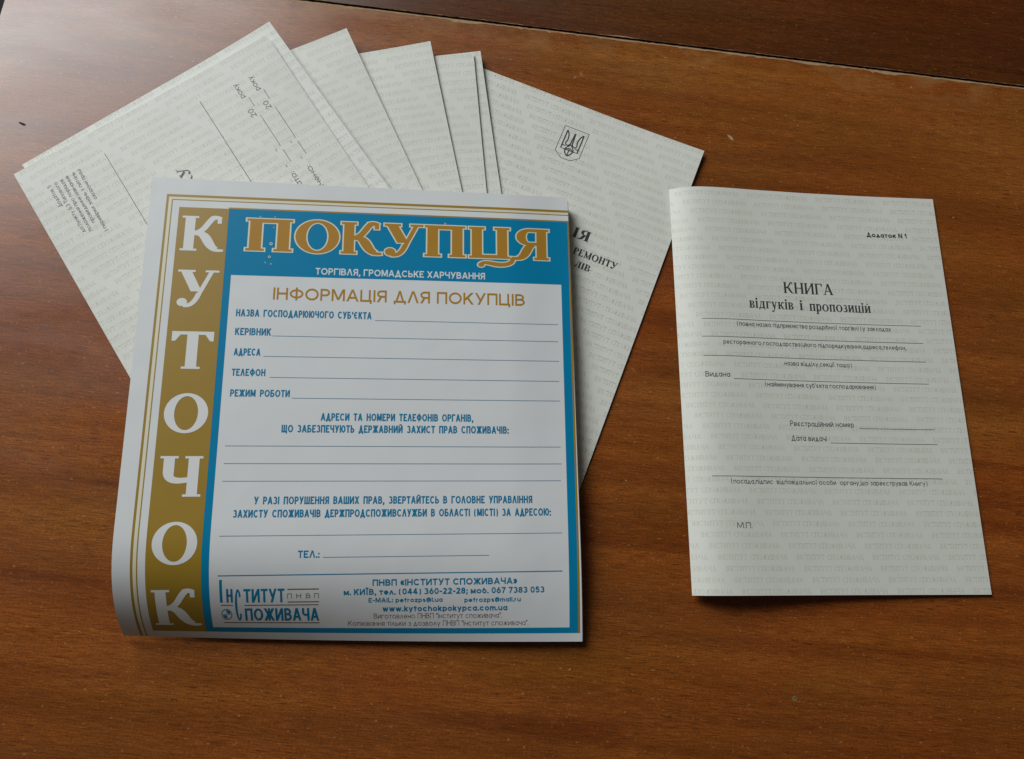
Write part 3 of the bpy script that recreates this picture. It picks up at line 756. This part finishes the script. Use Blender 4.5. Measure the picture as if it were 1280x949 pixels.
for s_, a, b_, v, h in (("(повна назва підприємства роздрібної торгівлі (у закладах", 30.1, 114.1, 77.4, 2.5), ("ресторанного господарства),його підпорядкування,адреса,телефон,", 22.2, 121.2, 87.3, 2.5),
        ("назва відділу,секції тощо)", 53.9, 90.3, 97.5, 2.5), ("Видана", 11.9, 24.4, 104.6, 2.8), ("(найменування суб’єкта господарювання)", 42.6, 101.8, 108.8, 2.5), ("Реєстраційний номер", 54, 87.8, 128.8, 2.8),
        ("Дата видачі", 54, 72.6, 136.2, 2.8), ("(посада,підпис  відповідальної особи  органу,що зареєстрував Книгу)", 21, 122.8, 157.8, 2.4), ("М.П.", 22.5, 30.0, 179.0, 2.7)):
    mb = MB(); sans(mb, s_, a, b_, v, h, 0.135, LY); mb.build("hint_lettering" if s_[0] in "(рн" else "field_label", [GREY_T], cr, rsurf)
mb = MB()
for a, b_, v in ((12, 130.9, 74.0), (11.6, 130.9, 83.5), (11.6, 131, 93.6), (26.2, 130.9, 105.4), (90.4, 130.6, 129.3), (74.4, 131, 136.9), (11.9, 130.9, 154.2)):
    mb.rect(a, v - .14, b_, v + .14, LY, 0, du=1.2)
mb.build("ruled_lines", [GREY_T], cr, rsurf)

# ------------------------------------------------------------------ the glossy folder
CW, CH_ = 205.5, 220.94
PL, PR, V1, ZL, ZR, LL = 0.9916, 0.2314, 163.87, 23.71, 9.52, 68.14
def csurf(u, v):
    u = np.asarray(u, float); v = np.asarray(v, float)
    k = 1 - u / CW; phi = PR + (PL - PR) * k; z0 = ZR + (ZL - ZR) * k
    s = np.linspace(0, 1, 49)[None] * v[:, None]
    t = np.clip((s - V1) / LL, 0, 1); a = phi[:, None] * t * t * (3 - 2 * t)
    w = np.ones(49); w[0] = w[-1] = .5
    ds = v / 48.0
    dy = (np.cos(a) * w).sum(1) * ds; dz = (np.sin(a) * w).sum(1) * ds
    e = np.clip((u - 172) / 33.5, 0, 1); e = e * e * (3 - 2 * e)      # the right edge is pulled down into the fold
    return np.stack([u, -dy + 0.8 * e * np.clip(1 - v / 200, -.2, 1), z0 - dz - 1.9 * e * np.clip(1.15 - v / 260, 0, 1)], -1)
folder = empty("information_folder", (-193.727 * MM, 146.141 * MM, 0), (0, 0, 0.2536), "glossy folder with gold side band and blue framed form, lying over the fanned booklets", "folder")
fc = sheet("front_panel", GLOSS, folder, csurf, CW, CH_, 168, 150, 0.0, 0.28, smooth=True)
def bsurf(u, v):
    P = csurf(u, v); u = np.asarray(u, float); v = np.asarray(v, float)
    t = np.clip((v - 168) / 46, 0, 1); z = 10.4 - 8.2 * np.clip((u - 150) / 50, 0, 1) ; z = z + (0.5 - z) * t * t * (3 - 2 * t)
    P[:, 2] = np.minimum(z, P[:, 2] - 0.9); return P
sheet("back_panel", BACK, folder, bsurf, CW - 1.2, CH_ - 0.2, 30, 60, 0.0, 0.28, u0=30.0, v0=2.0, smooth=True)
# the fold joining both panels along the right edge
V = []; F = []; nf = 60; ma = 8
vv = np.linspace(2.0, CH_ - .2, nf + 1); Pt = csurf(np.full(nf + 1, CW), vv); Pb = bsurf(np.full(nf + 1, CW - 1.2), vv)
for j in range(nf + 1):
    zt, zb = Pt[j, 2] - 0.14, Pb[j, 2] - 0.14; r = (zt - zb) / 2
    for i in range(ma + 1):
        a = math.pi / 2 - math.pi * i / ma
        V.append(((Pt[j, 0] - 0.6 * i / ma * 2 + min(r, 1.0) * math.cos(a)) * MM, Pt[j, 1] * MM, ((zt + zb) / 2 + r * math.sin(a)) * MM))
for j in range(nf):
    for i in range(ma): q = j * (ma + 1) + i; F.append((q, q + ma + 1, q + ma + 2, q + 1))
plain("fold", V, F, GLOSS, folder)

CUTS = [(1, v) for v in np.arange(163.8, 220.9, 1.5)] + [(0, u) for u in np.arange(10, 170, 8.0)] + [(0, u) for u in np.arange(170.5, 205.5, 1.25)] + [(1, v) for v in np.arange(6.0, 162, 12.0)]
def psurf(u, v):
    """where the print sits on the sheet: the printed frame is a hair out of square with the paper"""
    a = u / 200.0; b = np.clip(v / 212.0, 0, 1)
    return csurf(np.minimum(u * 1.005 + 1.4 * (1 - b) * np.clip(a, 0, 1.02) ** 6, CW - 0.03), np.minimum(v + (1 - b) * (.65 - 1.35 * a) + b * (1.2 + .3 * a), CH_ - 0.03))
L1, L2, L3, L4 = 0.014, 0.034, 0.056, 0.078
def cbuild(mb, name, mats, parent=None, label=None): return mb.build(name, mats, parent or fc, psurf, cuts=CUTS, label=label)
# border lines round the top left
mb = MB()
mb.rect(7.4, 8.0, CW - .02, 9.3, L1, 0); mb.rect(7.4, 9.3, 8.5, CH_ - 1.5, L1, 0)
mb.rect(8.5, 9.3, CW - .02, 10.5, L1, 1); mb.rect(8.5, 10.5, 9.9, CH_ - 1.5, L1, 1)
mb.rect(9.9, 10.5, CW - .02, 11.0, L1, 0); mb.rect(9.9, 11.0, 10.4, CH_ - 1.5, L1, 0)
cbuild(mb, "border_lines", [GOLD, CREAM])
mb = MB(); mb.rect(13.6, 14.6, 36.5, 215.6, L1); cbuild(mb, "gold_band", [GOLD])
mb = MB()
mb.rect(36.5, 14.6, 202.6, 215.6, L1, 0)
mb.rect(36.5, 13.9, 203.5, 14.6, L1, 1); mb.rect(202.6, 14.6, 203.5, 215.6, L1, 1); mb.rect(36.25, 14.6, 36.7, 215.6, L2, 1)
cbuild(mb, "blue_frame", [BLUE, GOLD])
mb = MB(); mb.rect(40.0, 48.9, 198.6, 213.0, L2); form = cbuild(mb, "form_panel", [GLOSS])
# side lettering
mb = MB(); KF = Serif(S=.215, T=.08, st=.058, sl=.07, arc=34)
for ch, v, w in zip("КУТОЧОК", (37.1, 64.9, 95.4, 124.9, 153.7, 182.6, 211.9), (19.4, 18.6, 18.6, 19.0, 18.2, 18.8, 19.2)):
    P, gw = KF.glyph(ch); cap = 18.0 if ch != 'О' else 17.6
    mb.strokes(P, 25.3 - w / 2, v, w / gw, cap, L3)
cbuild(mb, "side_lettering", [WHITE_T])
# title with a cream outline
mb = MB()
TK = dict(S=.228, T=.08, st=.07, sl=.06, arc=34)
cells = (('П', 45.6, 67.2), ('О', 68.6, 89.4), ('К', 90.4, 109.6), ('У', 111.2, 130.2), ('П', 130.9, 151.0), ('ЦЦ', 152.9, 173.2), ('Я', 174.0, 192.8))
for grow, lay, mi in ((0.032, L2, 0), (0.0, L3, 1)):
    f = Serif(grow=grow, **TK)
    for ch, a, b_ in cells:
        P, gw = f.glyph(ch); mb.strokes(P, a, 36.0, (b_ - a) / gw, 16.7, lay, mi)
    tail = [f.bez((.97, .04), (1.02, -.14), (.82, -.22), (.62, -.19), .10, .13, 10), f.bez((.62, -.19), (.48, -.17), (.36, -.10), (.27, -.18), .13, .09, 8), f.dot(.27, -.215, .07)]
    mb.strokes(tail, 152.9, 36.0, 20.3 / .92, 16.7, lay, mi)
for x, y, r in ((51.5, 18.2, .35), (58.5, 18.0, .3), (57.4, 32.2, .75), (57.0, 39.0, .6), (55.2, 42.0, .3), (57.9, 42.6, .35), (58.2, 23.6, .3), (141.0, 18.2, .45)):
    mb.strokes([Serif(arc=10).ring(0, 0, 1, 1, .45, .45)], x, y, r, r, L4, 0)
cbuild(mb, "title_lettering", [CREAM, GOLD_T])
mb = MB(); sans(mb, "ТОРГІВЛЯ, ГРОМАДСЬКЕ ХАРЧУВАННЯ", 79.0, 160.7, 47.4, 3.45, 0.18, L3); cbuild(mb, "subtitle_lettering", [WHITE_T])
mb = MB(); sans(mb, "ІНФОРМАЦІЯ ДЛЯ ПОКУПЦІВ", 59.9, 180.2, 60.7, 6.1, 0.165, L3); cbuild(mb, "heading_lettering", [GOLD_T], form)
for s_, a, b_, v, h in (("НАЗВА  ГОСПОДАРЮЮЧОГО  СУБ’ЄКТА", 43.6, 106.2, 69.5, 3.6), ("КЕРІВНИК", 43.8, 60.1, 78.7, 3.55), ("АДРЕСА", 43.9, 55.9, 88.6, 3.5), ("ТЕЛЕФОН", 43.7, 58.7, 98.4, 3.45), ("РЕЖИМ  РОБОТИ", 43.7, 70.2, 108.2, 3.4),
        ("АДРЕСИ  ТА  НОМЕРИ  ТЕЛЕФОНІВ  ОРГАНІВ,", 84.6, 154.8, 119.1, 3.55), ("ЩО  ЗАБЕЗПЕЧУЮТЬ  ДЕРЖАВНИЙ  ЗАХИСТ  ПРАВ  СПОЖИВАЧІВ:", 67.4, 171.5, 124.7, 3.55),
        ("У  РАЗІ  ПОРУШЕННЯ  ВАШИХ  ПРАВ,  ЗВЕРТАЙТЕСЬ  В  ГОЛОВНЕ  УПРАВЛІННЯ", 57.4, 182.1, 157.2, 3.45), ("ЗАХИСТУ  СПОЖИВАЧІВ  ДЕРЖПРОДСПОЖИВСЛУЖБИ  В  ОБЛАСТІ  (МІСТІ)  ЗА  АДРЕСОЮ:", 48.8, 190.7, 163.0, 3.45), ("ТЕЛ.:", 77.4, 86.7, 180.65, 3.2)):
    mb = MB(); sans(mb, s_, a, b_, v, h, 0.20, L3)
    cbuild(mb, "notice_lettering" if len(s_) > 34 else "field_label", [BLUE_T], form)
mb = MB()
for a, b_, v in ((107.9, 196.5, 70.0), (60.7, 196.3, 78.8), (57.3, 196.4, 88.8), (60.7, 196.3, 98.9), (71.1, 196.5, 108.65), (43.3, 196.1, 131.0), (43.3, 196.4, 139.0), (43.2, 195.8, 146.9), (43.7, 195.8, 170.9), (88.2, 161.8, 180.5)):
    mb.rect(a, v - .15, b_, v + .15, L3, 0, du=10)
mb.rect(43.6, 187.7, 195.5, 188.15, L3, 1, du=10)
cbuild(mb, "ruled_lines", [RULE, BLUE_T], form)
mb = MB()
for s_, a, b_, v, h, bo in (("ПНВП «ІНСТИТУТ СПОЖИВАЧА»", 109.9, 174.6, 193.3, 2.9, .225), ("м. КИЇВ, тел. (044) 360-22-28; моб. 067 7383 053", 97.3, 187.1, 197.3, 2.75, .225), ("E-MAIL: petrozps@i.ua", 108.1, 140.9, 200.8, 2.15, .22), ("petrozps@mail.ru", 150.7, 176.2, 201.1, 2.15, .22), ("www.kytochokpokypca.com.ua", 114.2, 170.1, 205.0, 2.7, .225)):
    sans(mb, s_, a, b_, v, h, bo, L3)
sans(mb, "Виготовлено ПНВП \"Інститут споживача\".", 110.3, 167.6, 208.3, 2.45, 0.105, L3, 1); sans(mb, "Копіювання тільки з дозволу ПНВП \"Інститут споживача\".", 99.0, 179.7, 211.8, 2.45, 0.105, L3, 1)
cbuild(mb, "contact_lettering", [BLUE_T, BROWN_T], form)
# publisher's mark
mb = MB()
mb.rect(44.2, 189.7, 45.35, 200.1, L3)
sans(mb, "Н", 47.0, 49.7, 200.1, 6.3, 0.165, L3); sans(mb, "ТИТУТ", 54.3, 71.8, 200.2, 6.3, 0.165, L3); sans(mb, "ПОЖИВАЧА", 54.4, 86.3, 209.2, 6.2, 0.175, L3)
sf = Serif(arc=20)
mb.strokes([sf.ring(0, 0, 1.0, 1.0, .66, .17, 35, 325)], 51.9, 201.6, 1.45, 7.7, L3)
for a, b_, v, h in ((73.0, 86.5, 194.3, .5), (73.0, 86.5, 200.1, .45), (44.4, 49.6, 201.4, .4), (54.4, 86.3, 201.5, .4), (45.0, 86.4, 210.3, .45)): mb.rect(a, v - h / 2, b_, v + h / 2, L3, 1)
for ch, x in zip("ПНВП", (72.9, 76.8, 80.9, 84.5)): sans(mb, ch, x, x + 2.0, 198.4, 2.2, 0.13, L3, 1)
mb.strokes([sf.ring(0, 0, 1, 1, .14, .14), ([(-.7, -.1), (-.2, -.1), (.05, -.5), (-.2, -.8), (-.6, -.55)], [(0, 1, 2, 3, 4)]), ([(-.1, .75), (.3, .8), (.75, .45), (.6, .1), (.2, .15), (.1, .4)], [(0, 1, 2, 3, 4, 5)]), sf.rect(-.9, -.03, .9, .03), sf.rect(-.03, -.9, .03, .9)], 46.6, 206.0, 2.3, 2.75, L3, 0)
cbuild(mb, "publisher_mark", [BLUE_T, BROWN_T], form)
